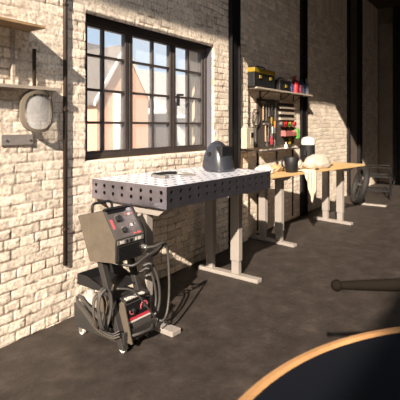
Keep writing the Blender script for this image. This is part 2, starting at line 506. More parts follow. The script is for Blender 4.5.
# house with a long slate roof
def house(name, label, x0, x1, y0, y1, ze, zr, m, roofm, gable=False):
    t = thing(name, label, 'house', ((x0+x1)/2, y0, -.45))
    ox, oy, oz = (x0+x1)/2, y0, -.45
    b = new()
    if gable:
        xm = (x0+x1)/2
        prism(b, [(x0-ox, 0), (x1-ox, 0), (x1-ox, ze-oz), (xm-ox, zr-oz), (x0-ox, ze-oz)], 'y', 0, y1-oy)
        obj('wall', b, m, t)
        b = new()
        for s in (-1, 1):
            e = x0 if s < 0 else x1
            prism(b, [(xm-ox, zr-oz), (e-ox+s*.2, ze-oz-.2*(zr-ze)/(abs(e-xm))), (e-ox+s*.2, ze-oz+.10-.2*(zr-ze)/(abs(e-xm))), (xm-ox, zr-oz+.12)], 'y', -.06, y1-oy+.1)
        obj('roof', b, roofm, t)
        b = new()
        for s in (-1, 1):
            e = x0 if s < 0 else x1; k = (zr-ze)/abs(e-xm)
            prism(b, [(xm-ox, zr-oz-.02), (e-ox+s*.2, ze-oz-.22*k), (e-ox+s*.2, ze-oz-.22*k+.16), (xm-ox, zr-oz+.15)], 'y', -.14, -.06)
        obj('fascia_board', b, M_ofasc, t)
    else:
        ym = (y0+y1)/2
        prism(b, [(0, 0), (y1-oy, 0), (y1-oy, ze-oz), (ym-oy, zr-oz), (0, ze-oz)], 'x', x0-ox, x1-ox)
        obj('wall', b, m, t)
        b = new()
        prism(b, [(-.3, ze-oz-.25), (ym-oy, zr-oz), (ym-oy, zr-oz+.1), (-.3, ze-oz-.12)], 'x', x0-ox-.1, x1-ox+.1)
        prism(b, [(y1-oy+.3, ze-oz-.25), (ym-oy, zr-oz), (ym-oy, zr-oz+.1), (y1-oy+.3, ze-oz-.12)], 'x', x0-ox-.1, x1-ox+.1)
        obj('roof', b, roofm, t)
        b = new(); cyl(b, (x0-ox, -.34, ze-oz-.2), (x1-ox, -.34, ze-oz-.2), .07)
        obj('gutter', b, M_ofasc, t, smooth=True)
    return t
hA = house('house', 'salmon brick house with a big grey slate roof at the left of the window', 8.9, 15.0, 13.6, 19, 2.85, 5.2, M_obrick, M_slate)
for x in (-1.2, .6):
    b = new(); cyl(b, (x, -.3, .1), (x, -.3, 3.1), .06); obj('downpipe', b, M_owhite, hA, smooth=True)
hB = house('house', 'salmon brick gable end with pale fascia boards behind the middle sash', 10.1, 12.6, 11.0, 12.9, 2.35, 4.10, M_obrick, M_slate, True)
b = new(); cyl(b, (-.45, -.1, .05), (-.45, -.1, 3.0), .13); obj('downpipe', b, M_owhite, hB, smooth=True)
hC = house('house', 'white rendered house with a pale grey roof at the right of the window', 15.2, 24.0, 12.0, 17, 2.0, 4.0, M_owhite, mat('pale_slate', (.36, .35, .34), .9, noise=.15, nscale=8))
b = new(); cyl(b, (0, 0, 0), (0, 0, 2.75), .05)
o = obj('drain_post', b, M_dgrey); o.location = (13.35, 10.3, -.45); tag(o, 'thin dark post standing outside behind the middle sash', 'post')

# ------------------------------------------------------------------ steel columns and pipe
def ibeam(name, label, x0, x1, y0, y1, z1=4.3):
    t = thing(name, label, 'column', ((x0+x1)/2, y1, 0), group=None)
    hw = (x1-x0)/2; dp = y1-y0
    b = new()
    box(b, -hw, -hw+.02, -dp, 0, 0, z1); obj('flange', b, M_black, t, bevel=.002)
    b = new(); box(b, hw-.02, hw, -dp, 0, 0, z1); obj('flange', b, M_black, t, bevel=.002)
    b = new(); box(b, -hw+.02, hw-.02, -dp*.55, -dp*.4, 0, z1); obj('web', b, M_black, t)
    return t
ibeam('steel_column', 'black steel column right of the window beside the metal table', 4.40, 4.60, W-.07, W-.022, 4.29)
ibeam('steel_column', 'black steel column behind the canister at the end of the wall shelf', 6.66, 6.90, W+.0, W+.038, 4.29)
t = thing('steel_column', 'tall dark steel column with brown web beside the tyre at the far corner', 'column', (9.55, W+.05, 0))
b = new(); box(b, -.42, -.34, -.06, 0, 0, 4.28); obj('flange', b, M_black, t)
b = new(); box(b, .22, .40, -.10, 0, 0, 4.28); obj('flange', b, M_black, t)
b = new(); box(b, -.34, .22, -.03, 0, 0, 4.28); obj('web', b, M_backwall, t)
t = thing('conduit_pipe', 'thin dark brown vertical pipe on the brick between shelf and window', 'pipe', (2.115, W-.027, .40))
b = new(); cyl(b, (0, 0, 0), (0, 0, 3.88), .016, n=12); obj('pipe', b, M_brownsteel, t, smooth=True)
for z in (.25, 1.10, 1.86):
    b = new(); box(b, -.018, .018, -.016, .010, z, z+.02); obj('pipe_clamp', b, M_brownsteel, t, bevel=.003)

# ------------------------------------------------------------------ perforated welding table
TU = (math.cos(R(4.5)), -math.sin(R(4.5)))
TZ = 1.0; TL, TD, TH = 1.36, .77, .148
tab = thing('welding_table', 'heavy perforated steel welding table under the window on grey T-shaped legs', 'table', (2.30, 1.85, 0), R(-4.0))
b = new()
hole_panel(b, (0, 0, TZ), (1, 0, 0), (0, 1, 0), 14, 8, TL/14, TD/8, .0145, .02)
obj('perforated_top', b, [M_top, M_black], tab)
def side(name, O, U, n, cu):
    b = new(); O = Vector(O); U = Vector(U); V = Vector((0, 0, 1)); N = U.cross(V)
    hole_panel(b, O + V*.028, U, V, n, 2, cu, .052, .0135, .010)
    L = n*cu
    for (z0, z1) in ((0, .028), (.132, TH)):
        vs = [b.verts.new(O + U*a + V*z) for a, z in ((0, z0), (L, z0), (L, z1), (0, z1))]; b.faces.new(vs)
    # inner skin and bottom lip
    I = -N*.012
    vs = [b.verts.new(O + I*k + U*a) for a, k in ((0, 0), (L, 0), (L-.012, 1), (.012, 1))]; b.faces.new(vs)
    return obj(name, b, [M_topside, M_black], tab)
zb = TZ-TH
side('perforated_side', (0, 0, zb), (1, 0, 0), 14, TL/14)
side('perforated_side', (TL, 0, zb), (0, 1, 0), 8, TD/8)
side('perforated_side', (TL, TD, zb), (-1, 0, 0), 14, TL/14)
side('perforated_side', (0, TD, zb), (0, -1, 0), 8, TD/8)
b = new(); box(b, .025, TL-.025, .025, TD-.025, zb+.004, TZ-.03); obj('added_dark_hollow', b, M_black, tab)  # black box added so the hollow behind the holes reads dark
def leg_frame(parent, uc, v0, v1, ztop, legs, fw=.08, name='leg_frame', m=M_leg, lw=.065, lv=.095, brk=(.03, .70)):
    b = new(); box(b, uc-fw/2, uc+fw/2, v0, v1, 0.0, .035)
    f = obj('foot', b, m, parent, bevel=.005)
    for v in legs:
        b = new()
        box(b, uc-lw/2, uc+lw/2, v-lv/2, v+lv/2, .155, ztop-.05)
        l = obj('leg', b, m, parent, bevel=.006)
        b = new(); box(b, uc-lw/2+.008, uc+lw/2-.008, v-lv/2+.008, v+lv/2-.008, .035, .155)
        obj('inner_leg', b, m, l, bevel=.003)
    b = new()
    prism(b, [(brk[0], ztop), (brk[1], ztop), (brk[1]-.07, ztop-.065), (brk[0]+.09, ztop-.065)], 'x', uc-lw/2-.012, uc+lw/2+.012)
    obj('top_bracket', b, m, parent, bevel=.004)
leg_frame(tab, .090, -.01, .76, zb, (.29, .60), fw=.09)
leg_frame(tab, 1.305, .08, .765, zb, (.33, .63))

# ------------------------------------------------------------------ wooden bench
DZ = .85
desk = thing('workbench', 'long pale wooden workbench on grey T-shaped legs below the tool board', 'workbench', (4.42, 2.155, 0), R(-10.5))
b = new(); box(b, 0, 2.34, 0, .49, DZ-.028, DZ); obj('bench_top', b, M_wood, desk, bevel=.003)
leg_frame(desk, .50, -.02, .60, DZ-.028, (.20, .44), brk=(.03, .50))
leg_frame(desk, 2.06, .06, .66, DZ-.028, (.24, .47), brk=(.03, .50))
def on_desk(u, v, z=0.0):
    a = R(-10.5); return (4.42 + u*math.cos(a) - v*math.sin(a), 2.155 + u*math.sin(a) + v*math.cos(a), DZ+z)

# ------------------------------------------------------------------ helmet on the metal table
def on_tab(u, v, z=0.0):
    a = R(-4.0); return (2.30 + u*math.cos(a) - v*math.sin(a), 1.85 + u*math.sin(a) + v*math.cos(a), TZ+z)
def helmet(name, label, loc, rz, s=1.0, shell=M_helmet):
    t = thing(name, label, 'helmet', loc, rz); t.scale = (s, s, s)
    # faces -Y locally; rings from the bottom up
    def shell_bm(off=0.0):
        b = new(); rings = []; n = 40
        H = .275
        for i in range(19):
            q = math.sin(i/18*math.pi/2); z = H*q; ex = max(0.02, (1-q**2.1))**(1/2.1)
            w_ = .122*ex
            dback = .125*ex
            dfr = (.150 - .02*q)*ex
            ring = []
            for j in range(n):
                a = 2*math.pi*j/n; c, s_ = math.cos(a), math.sin(a)
                e = .72
                x = (w_-off)*math.copysign(abs(c)**e, c)
                y = math.copysign(abs(s_)**e, s_); y *= (dback-off) if y > 0 else (dfr-off)
                zz = z
                if i < 4 and s_ > 0: zz += (4-i)*.014*s_            # back hem rises
                ring.append(b.verts.new((x, y, zz)))
            rings.append(ring)
        for a, c in zip(rings, rings[1:]):
            for j in range(n): b.faces.new((a[j], a[(j+1) % n], c[(j+1) % n], c[j]))
        b.faces.new(rings[-1])
        return b
    o = obj('shell', shell_bm(), shell, t, smooth=True)
    sf = o.modifiers.new('thick', 'SOLIDIFY'); sf.thickness = .004
    b = new(); box(b, -.078, .078, -.121, -.05, .135, .232); obj('visor_frame', b, M_plastic, t, bevel=.012)
    b = new(); box(b, -.068, .068, -.124, -.119, .145, .222); obj('lens', b, M_lens, t, bevel=.001)
    for sx in (-1, 1):
        b = new(); cyl(b, (sx*.098, .0, .16), (sx*.122, .0, .16), .018, n=16); obj('knob', b, M_plastic, t, smooth=False)
    return t
helmet('welding_helmet', 'dark glossy welding helmet standing on the perforated metal table', on_tab(1.06, .37, .001), R(-8), .97)

# hand tool lying on the metal table
t = thing('clamp', 'folded steel hand tool with a dark handle lying on the metal table', 'tool', on_tab(.56, .45, .0), R(0)); t.scale = (1.15, 1.15, 1.3)
b = new(); tube(b, [(-.16, .05, .012), (-.05, .02, .016), (.04, .0, .012)], .010, k=5); obj('handle', b, M_plastic, t, smooth=True)
b = new(); box(b, -.02, .02, -.012, .012, .002, .022); vs = b.verts[:]
bmesh.ops.transform(b, matrix=Matrix.Translation((.055, -.01, 0)) @ Matrix.Rotation(R(-50), 4, 'Z'), verts=vs); obj('head', b, M_toolmetal, t, bevel=.003)
b = new(); tube(b, [(-.16, .06, .008), (-.17, -.02, .008), (-.19, -.06, .008)], .008, k=5); obj('arm', b, M_toolmetal, t, smooth=True)
b = new(); box(b, -.215, -.165, -.10, -.055, .0, .018); obj('jaw', b, M_toolmetal, t, bevel=.003)
b = new(); box(b, .02, .12, -.13, -.10, .0, .014); vs = b.verts[:]
bmesh.ops.transform(b, matrix=Matrix.Rotation(R(-30), 4, 'Z'), verts=vs); obj('jaw', b, M_toolmetal, t, bevel=.003)
b = new(); tube(b, [(.04, .0, .01), (.06, -.06, .01), (.05, -.13, .008)], .007, k=4); obj('arm', b, M_toolmetal, t, smooth=True)

# ------------------------------------------------------------------ welder cart
cart = thing('welder_cart', 'wheeled welding machine cart with control unit on top and red lower panel', 'welder', (2.0, 1.95, 0), R(-2))
def L(x, y, z): return (x-2.0, y-1.95, z)       # world-like numbers to local
# base tray
b = new()
box(b, 0, .28, -.01, .46, .055, .075); box(b, 0, .012, -.01, .46, .075, .13); box(b, .268, .28, -.01, .46, .075, .13)
box(b, .012, .268, -.01, .002, .075, .13); box(b, .012, .268, .448, .46, .075, .11)
obj('base_tray', b, M_dgrey, cart, bevel=.003)
b = new(); box(b, -.006, .0, .12, .46, .078, .215); obj('side_rail', b, M_dgrey, cart)
for (x, y) in ((.02, .02), (.25, .03), (.03, .42), (.25, .42)):
    b = new(); cyl(b, (x-.011, y, .026), (x+.011, y, .026), .026, n=20)
    cw = obj('caster', b, M_white if x < .1 else M_rubber, cart, smooth=False, bevel=.003)
    b = new(); box(b, x-.018, x-.013, y-.014, y+.014, .02, .055); box(b, x+.013, x+.018, y-.014, y+.014, .02, .055); box(b, x-.018, x+.018, y-.014, y+.014, .050, .055)
    obj('caster_fork', b, M_toolmetal, cw)
# posts (lean back)
def post(x0, x1, p0, p1, th, name='post', m=M_dgrey):
    b = new()
    vs = prism(b, [(p0[0]-th, p0[1]), (p0[0]+th, p0[1]), (p1[0]+th, p1[1]), (p1[0]-th, p1[1])], 'x', x0, x1)
    return obj(name, b, m, cart, bevel=.004)
post(-.012, .030, (.005, .03), (.215, .56), .024)
post(.235, .272, (.03, .06), (.215, .56), .022)
post(.07, .095, (.28, .07), (.235, .56), .016, 'rear_post')
b = new(); box(b, -.012, .272, .19, .24, .54, .56); obj('crossbar', b, M_dgrey, cart, bevel=.004)
# lower unit with red panel, leaning back a little
lu = bpy.data.objects.new('power_unit', None); COL.objects.link(lu)
COL.objects.unlink(lu); bpy.data.objects.remove(lu)
b = new()
prism(b, [(.02, .078), (.28, .078), (.30, .30), (.06, .30), (.025, .235)], 'x', .045, .262)
lu = obj('power_unit', b, M_dgrey, cart, bevel=.006)
b = new(); prism(b, [(.004, .085), (.020, .085), (.055, .30), (.030, .30)], 'x', .040, .266)
fp = obj('front_panel', b, M_panel, lu, bevel=.003)
tilt = math.atan2(.03, .215)
def on_front(cx, z, w_, h, m, name, par, d=.003):
    y = .0045 + (z-.085)*(.0258/.215)
    b = new(); box(b, -w_/2, w_/2, -d, .001, -h/2, h/2)
    o = obj(name, b, m, par); o.location = (cx, y-.0, z); o.rotation_euler = (-math.atan2(.0258, .215), 0, 0); return o
on_front(.155, .235, .205, .085, M_lens, 'dark_panel', fp)
on_front(.155, .183, .215, .018, M_dred, 'red_stripe', fp, .004)
on_front(.155, .168, .21, .012, M_white, 'white_lettering_strip', fp, .004)
def arc(cx, z, r, a0, a1, m, name, par, y):
    b = new(); n = 18
    for i in range(n):
        t0 = R(a0+(a1-a0)*i/n); t1 = R(a0+(a1-a0)*(i+1)/n)
        pts = [(cx+q*math.cos(t), y-.004, z+q*math.sin(t)) for q, t in ((r, t0), (r, t1), (r*1.32, t1), (r*1.32, t0))]
        vs = [b.verts.new(p) for p in pts] + [b.verts.new((p[0], p[1]+.004, p[2])) for p in pts]
        for f in ((0, 1, 2, 3), (7, 6, 5, 4), (0, 4, 5, 1), (1, 5, 6, 2), (2, 6, 7, 3), (3, 7, 4, 0)): b.faces.new([vs[k] for k in f])
    return obj(name, b, m, par)
M_redlit = mat('red_dial_print', (0.50, 0.09, 0.11), .5)
arc(.205, .232, .026, -20, 200, M_redlit, 'red_dial_mark', fp, .020)
arc(.098, .232, .018, 160, 330, M_redlit, 'red_dial_mark', fp, .020)
for cx in (.205, .105):
    b = new(); cyl(b, (cx, .000, .232), (cx, .022, .234), .014, n=20); obj('dial_knob', b, M_plastic, fp, bevel=.002)
b = new(); prism(b, [(.018, .298), (.075, .312), (.075, .320), (.015, .306)], 'x', .040, .262)
st = obj('vent_strip', b, M_dgrey, lu, bevel=.002)
for k in range(6):
    b = new(); box(b, .055+.028*k, .075+.028*k, .02, .05, .3085, .3165)
    o = obj('white_mark', b, M_white, st)
b = new(); prism(b, [(-.045, .06), (.02, .06), (.08, .285), (.05, .30), (.028, .30)], 'x', -.005+.035, .044)
obj('side_panel', b, M_beige, lu, bevel=.003, label='dusty beige side panel')
b = new(); box(b, .03, .044, .10, .28, .14, .30); obj('side_panel', b, M_beige, lu, bevel=.003, label='dusty beige side panel')
b = new(); tube(b, [(.06, -.02, .10), (.11, -.045, .105), (.20, -.045, .10), (.25, -.015, .10)], .010); obj('front_handle', b, M_cable, lu, smooth=True)
# open black tray between the posts
b = new()
box(b, .0, .285, .13, .43, .345, .352)
prism(b, [(.13, .345), (.43, .345), (.43, .415), (.33, .415), (.13, .357)], 'x', -.006, .0)
prism(b, [(.13, .345), (.43, .345), (.43, .415), (.33, .415), (.13, .357)], 'x', .282, .288)
box(b, .0, .285, .425, .432, .352, .415)
obj('open_tray', b, M_plastic, cart, bevel=.002)
# upper control unit : side silhouette in (y,z)
X0, X1 = -.040, .205
sil = [(.375, .815), (.255, .535), (.020, .563), (.018, .702), (.135, .872)]
b = new(); prism(b, sil, 'x', X0, X1)
uu = obj('control_unit', b, M_dgrey, cart, bevel=.006)
b = new()
def inset(p, k):
    cx = sum(q[0] for q in p)/len(p); cz = sum(q[1] for q in p)/len(p)
    return [((q[0]-cx)*k+cx, (q[1]-cz)*k+cz) for q in p]
prism(b, inset(sil, .985), 'x', X0-.006, X0+.002); obj('side_panel', b, M_beige, uu, bevel=.002, label='dusty beige side panel')
# rim around the face
A = Vector((0, .018, .702)); B_ = Vector((0, .135, .872)); nrm = Vector((0, -(B_.z-A.z), (B_.y-A.y))).normalized()
cdn = (B_-A); clen = cdn.length; cdn.normalize()
FW = X1-X0
def face_local(name, u0, u1, s0, s1, d0, d1, m, par, bevel=0.001):
    """a plate on the sloping control face: u across 0..1, s up 0..1"""
    b = new(); vs = []
    for d in (d0, d1):
        for s in (s0, s1):
            for u in (u0, u1):
                p = A + cdn*clen*s + nrm*d; vs.append(b.verts.new((X0+FW*u, p.y, p.z)))
    for f in ((0, 1, 3, 2), (4, 6, 7, 5), (0, 4, 5, 1), (2, 3, 7, 6), (0, 2, 6, 4), (1, 5, 7, 3)): b.faces.new([vs[k] for k in f])
    return obj(name, b, m, par, bevel=bevel)
fl = face_local('control_face', .02, .98, .02, .98, -.001, .003, mat('control_face_grey', (.075, .065, .062), .45), uu)
face_local('face_hood', 0, 1, .96, 1.04, -.006, .016, M_plastic, uu, .003)
face_local('face_rim', .955, 1.0, 0, 1.0, -.006, .012, M_plastic, uu, .002)
face_local('dark_band', .08, .90, .84, .95, .0025, .004, M_lens, uu)
def knob(u, s, r):
    p = A + cdn*clen*s; q = p + nrm*.022
    b = new(); cyl(b, (X0+FW*u, (p+nrm*.002).y, (p+nrm*.002).z), (X0+FW*u, q.y, q.z), r, r*.85, n=24)
    k = obj('dial_knob', b, M_plastic, uu, bevel=.002)
    b = new(); n = 24
    c = Vector((X0+FW*u, 0, 0)) + Vector((0, p.y, p.z)) + nrm*.0035
    for i in range(n):
        a0, a1 = R(-30+240*i/n), R(-30+240*(i+1)/n)
        vs = [b.verts.new(c + (Vector((1, 0, 0))*math.cos(a) + cdn*math.sin(a))*rr) for rr, a in ((r*1.1, a0), (r*1.1, a1), (r*1.28, a1), (r*1.28, a0))]
        b.faces.new(vs)
    obj('dial_scale', b, M_toolmetal, k)
knob(.35, .64, .024); knob(.38, .25, .019)
face_local('red_mark', .06, .14, .34, .66, .003, .0045, M_redlit, uu)
for u0, u1, s0, s1, m in ((.62, .69, .72, .76, M_redlit), (.72, .80, .70, .77, M_white), (.83, .90, .72, .76, M_redlit),
                          (.60, .66, .30, .42, M_lens), (.67, .74, .32, .42, M_white), (.76, .84, .34, .44, M_lens), (.66, .74, .06, .11, M_redlit), (.78, .90, .06, .12, M_redlit)):
    face_local('panel_mark', u0, u1, s0, s1, .003, .0055, m, uu)
# label strip and vents on the lower facet
b = new(); box(b, X0+.01, X1-.01, .0125, .019, .672, .698); ls = obj('label_strip', b, M_toolmetal, uu)
for a0, a1 in ((.02, .052), (.07, .085), (.10, .125), (.15, .165), (.175, .20)):
    b = new(); box(b, X0+a0+.01, X0+a1+.01, .010, .0128, .676, .694); obj('strip_lettering', b, M_white if a0 in (.02, .15, .175) else M_plastic, ls)
for k in range(8):
    b = new(); z = .576+.011*k; box(b, X0+.018, X1-.04, .011, .0195, z, z+.004); obj('vent_slat', b, M_plastic, uu)
b = new(); cyl(b, (X1-.012, .02, .620), (X1-.012, -.018, .618), .016, .014, n=20); obj('cable_socket', b, M_chrome, uu, smooth=False, bevel=.002)
# carry handle behind the top
b = new(); tube(b, [(X0+.03, .27, .835), (X0+.04, .275, .89), (X0+.12, .275, .895), (X0+.19, .275, .89), (X0+.20, .27, .835)], .009); obj('carry_handle', b, M_plastic, uu, smooth=True)
b = new(); tube(b, [(.205, .16, .80), (.235, .13, .80), (.245, .07, .72), (.235, .05, .62), (.21, .06, .60)], .010); obj('side_handle', b, M_dgrey, uu, smooth=True)
# cables
def cable(pts, r, m, name='cable'):
    b = new(); tube(b, [L(*p) for p in pts], r, n=10, k=7); return obj(name, b, m, cart, smooth=True)
cable([(2.192, 1.93, .618), (2.24, 1.90, .622), (2.30, 1.89, .632), (2.345, 1.90, .61), (2.375, 1.91, .54), (2.385, 1.91, .42), (2.375, 1.90, .27), (2.34, 1.89, .16), (2.29, 1.885, .125), (2.265, 1.93, .14)], .0085, M_cable)
cable([(2.02, 2.05, .545), (2.06, 1.93, .535), (2.15, 1.90, .575), (2.25, 1.89, .60), (2.31, 1.90, .63), (2.33, 1.92, .60), (2.25, 1.92, .56), (2.20, 1.94, .575)], .009, M_cabled)
cable([(2.25, 2.02, .47), (2.285, 1.98, .48), (2.31, 1.95, .40), (2.315, 1.93, .28), (2.295, 1.93, .18), (2.27, 1.95, .15)], .010, M_cabled)
cable([(2.24, 2.05, .42), (2.275, 2.0, .45), (2.295, 1.97, .38), (2.30, 1.95, .27), (2.28, 1.94, .19)], .009, M_cabled)
def coil(cx, cz, rx, rz_, y, n, m, r=.007, jit=.008):
    pts = []
    rr = random.Random(int(cx*1000))
    for i in range(n*10+1):
        a = 2*math.pi*i/10 + math.pi/2
        f = 1+rr.uniform(-.05, .05)
        pts.append((cx + rx*f*math.cos(a)+ (0), y + .010*math.sin(i*1.3) + jit*(i/10), cz + rz_*f*math.sin(a)))
    cable(pts, r, m, 'cable_coil')
coil(1.895, .30, .050, .120, 1.985, 3, M_cable, .0065)
coil(1.885, .285, .045, .10, 2.03, 2, M_cabletan, .0065)
cable([(1.93, 1.93, .43), (2.02, 1.88, .40), (2.13, 1.87, .27), (2.22, 1.88, .16), (2.25, 1.90, .10)], .0065, M_cable)
for k in range(3):
    o_ = .018*k
    cable([(1.975, 1.95, .12+o_), (1.945, 2.0, .11+o_*.7), (1.94, 2.12, .13+o_), (1.95, 2.26, .20+o_), (1.96, 2.34, .24+o_*.8), (1.98, 2.33, .27+o_*.4), (1.98, 2.24, .22+o_*.4), (1.985, 2.12, .15+o_)], .0055, (M_cabletan, M_cable, M_cabled)[k], 'cable_coil')
cable([(1.97, 2.0, .43), (1.955, 2.03, .30), (1.96, 2.06, .18), (1.975, 2.06, .10)], .006, M_cabletan)
# white container in the cart, an own thing
b = new()
lathe(b, [(.0, 0), (.06, 0), (.068, .01), (.068, .165), (.06, .185), (.03, .20), (.026, .205), (.026, .222), (0, .222)], 28, cap=False)
o = obj('jug', b, mat('jug_plastic', (.33, .31, .28), .5), smooth=True); o.location = (1.99+.09, 2.325, .0765); tag(o, 'small white plastic jug sitting in the back of the welder cart', 'jug')

# ------------------------------------------------------------------ shelf at left
t = thing('wall_shelf', 'wooden shelf boards at the upper left held by slim dark uprights', 'shelf', (1.5, W-.022, 1.67))
b = new(); box(b, -.9, .32, -.18, 0, .355, .373); obj('shelf_board', b, M_shelfwood, t, bevel=.002)
b = new(); box(b, -.9, .52, -.075, 0, -.03, -.008); obj('shelf_board', b, M_greywood, t, bevel=.002)
b = new(); box(b, .175, .195, -.04, -.02, -.008, .355); obj('upright', b, M_greywood, t)
b = new(); box(b, .340, .356, -.03, -.012, -.008, .245); obj('upright', b, M_brownsteel, t)
# clear face shield hanging below
t = thing('face_shield', 'clear oval face shield with grey rim hanging below the left shelf', 'face shield', (1.855, W-.075, 1.50))
def oval(rx, rz, n=40, e=.75):
    return [(rx*math.copysign(abs(math.cos(a))**e, math.cos(a)), rz*math.copysign(abs(math.sin(a))**e, math.sin(a))) for a in [2*math.pi*i/n for i in range(n)]]
b = new(); O1 = oval(.122, .142); O2 = oval(.100, .118)
n = len(O1); v1 = [b.verts.new((x*.98, .030*(x/.12)**2 - .02, z)) for x, z in O1]; v2 = [b.verts.new((x, .030*(x/.12)**2-.02, z-.004)) for x, z in O2]
v3 = [b.verts.new((v.co.x, v.co.y+.022, v.co.z)) for v in v1]; v4 = [b.verts.new((v.co.x, v.co.y+.022, v.co.z)) for v in v2]
for i in range(n):
    j = (i+1) % n
    for q in ((v1[i], v1[j], v2[j], v2[i]), (v3[i], v4[i], v4[j], v3[j]), (v1[i], v3[i], v3[j], v1[j]), (v2[i], v2[j], v4[j], v4[i])): b.faces.new(q)
obj('rim', b, mat('shield_rim', (.13, .11, .085), .5), t, smooth=False)
b = new(); c = b.verts.new((0, -.012, -.004)); vv = [b.verts.new((x, .030*(x/.12)**2-.010, z-.004)) for x, z in O2]
c2 = b.verts.new((0, -.009, -.004)); vw = [b.verts.new((v.co.x, v.co.y+.003, v.co.z)) for v in vv]
for i in range(n):
    j = (i+1) % n; b.faces.new((c, vv[i], vv[j])); b.faces.new((c2, vw[j], vw[i]))
obj('visor', b, M_clear, t, smooth=True)
b = new(); tube(b, [(.085, -.012, .10), (.103, -.008, .0), (.085, -.012, -.10)], .008); obj('strap', b, M_cabled, t, smooth=True)
b = new(); tube(b, [(-.03, -.002, .115), (-.02, .02, .02), (.02, .02, .0), (.03, -.002, .115)], .010); obj('headband', b, M_cable, t, smooth=True)
b = new(); box(b, -.015, .015, -.005, .053, .135, .143); obj('hanger', b, M_brownsteel, t)
t = thing('wall_bracket', 'flat weathered grey metal plate fixed to the brick below the face shield', 'bracket', (1.74, W-.018, 1.31))
b = new(); box(b, -.12, .11, -.012, 0, -.035, .035); obj('plate', b, M_steelgrey, t, bevel=.003)
for x in (-.09, .08):
    b = new(); cyl(b, (x, -.018, 0), (x, -.011, 0), .007, n=10); obj('bolt', b, M_toolmetal, t)

# ------------------------------------------------------------------ tool corner
W2 = W+.06
yb = W2-.022
t = thing('wall_shelf', 'grey wooden shelf high on the wall above the tool board carrying toolboxes', 'shelf', (5.85, yb, 1.86))
b = new(); box(b, -.94, .95, -.16, 0, 0, .022); obj('shelf_board', b, M_greywood, t, bevel=.002)
for x in (-.55, .1, .55):
    b = new(); tube(b, [(x, -.14, -.006), (x, -.012, -.10)], .007, smooth_path=False); box(b, x-.01, x+.01, -.15, -.0, -.008, 0); box(b, x-.01, x+.01, -.008, 0, -.11, 0)
    obj('shelf_bracket', b, M_brownsteel, t)
SZ = 1.8825
def toolbox(label, x, y, w_, d, h, lidh, lidm, body=M_plastic, latches=2):
    t = thing('toolbox', label, 'toolbox', (x, y, SZ))
    b = new(); box(b, -w_/2, w_/2, -d/2, d/2, 0, h-lidh); o = obj('body', b, body, t, bevel=.008)
    b = new(); box(b, -w_/2-.006, w_/2+.006, -d/2-.006, d/2+.006, h-lidh, h); obj('lid', b, lidm, t, bevel=.010)
    for k in range(latches):
        xx = -w_/4 + k*w_/2 if latches > 1 else 0
        b = new(); box(b, xx-.03, xx+.03, -d/2-.014, -d/2-.004, h-lidh-.07, h-lidh-.03); obj('latch', b, M_yellow, t, bevel=.003)
    b = new(); tube(b, [(-w_*.2, 0, h-.002), (-w_*.18, 0, h+.03), (w_*.18, 0, h+.03), (w_*.2, 0, h-.002)], .009); obj('handle', b, M_plastic, t, smooth=True)
    return t
toolbox('large black toolbox with yellow lid at the left of the high shelf', 5.16, yb-.08, .58, .13, .235, .06, M_yellow)
toolbox('black tool case with orange badge right of the yellow-lidded toolbox', 5.80, yb-.08, .36, .12, .15, .035, M_plastic, latches=1)
def canister(name, label, cat, x, y, z, r, h, body, cap, neck=.35, caph=.03, group=None):
    t = thing(name, label, cat, (x, y, z), group=group)
    b = new(); lathe(b, [(0, 0), (r*.95, 0), (r, .006), (r, h*.74), (r*.85, h*.82), (r*neck, h*.90), (r*neck, h), (0, h)], 24, cap=False); obj('body', b, body, t, smooth=True)
    b = new(); lathe(b, [(r*neck*1.15, h*.97), (r*neck*1.15, h+caph), (r*neck*.8, h+caph+.008), (0, h+caph+.008)], 20, cap=False); obj('cap', b, cap, t, smooth=True)
    return t
canister('bottle', 'dark blue bottle between black tool case and red bottles on high shelf', 'bottle', 6.05, yb-.11, SZ, .032, .15, M_blue, M_white)
canister('bottle', 'tall red plastic bottle on the high shelf', 'bottle', 6.27, yb-.075, SZ, .062, .22, M_red, M_red, .4)
canister('bottle', 'shorter red bottle in front of the tall red one on the high shelf', 'bottle', 6.18, yb-.125, SZ, .036, .15, M_dred, M_plastic)
canister('bottle', 'small dark red can right of the tall red bottle', 'bottle', 6.42, yb-.10, SZ, .035, .16, mat('maroon', (.12, .02, .03), .4), M_plastic)
canister('spray_can', 'dark spray can left of the last can on the high shelf', 'spray can', 6.55, yb-.08, SZ, .040, .19, M_blue, M_plastic, .5)
canister('spray_can', 'tall dark grey spray can with thin pale nozzle at the shelf end', 'spray can', 6.73, yb-.08, SZ, .042, .20, mat('can_grey', (.12, .12, .14), .35, .3), M_toolmetal, .25, .05)
# pegboard
t = thing('pegboard', 'dark brown tool board on the brick below the high shelf', 'pegboard', (5.80, yb, 1.12))
b = new(); box(b, -.60, .10, -.014, 0, 0, .64); obj('board', b, M_peg, t, bevel=.002)
b = new(); box(b, .10, .60, -.014, 0, 0, .64); obj('board', b, M_peg, t, bevel=.002)
PB = yb-.0145
# cleat rails
t = thing('rail_rack', 'rack of four pale horizontal rails on the right of the tool board', 'rack', (6.12, PB, 1.48))
for k in range(4):
    b = new(); box(b, -.27, .25, -.03, 0, .005+.082*k, .040+.082*k); obj('rail', b, M_greywood, t, bevel=.002)
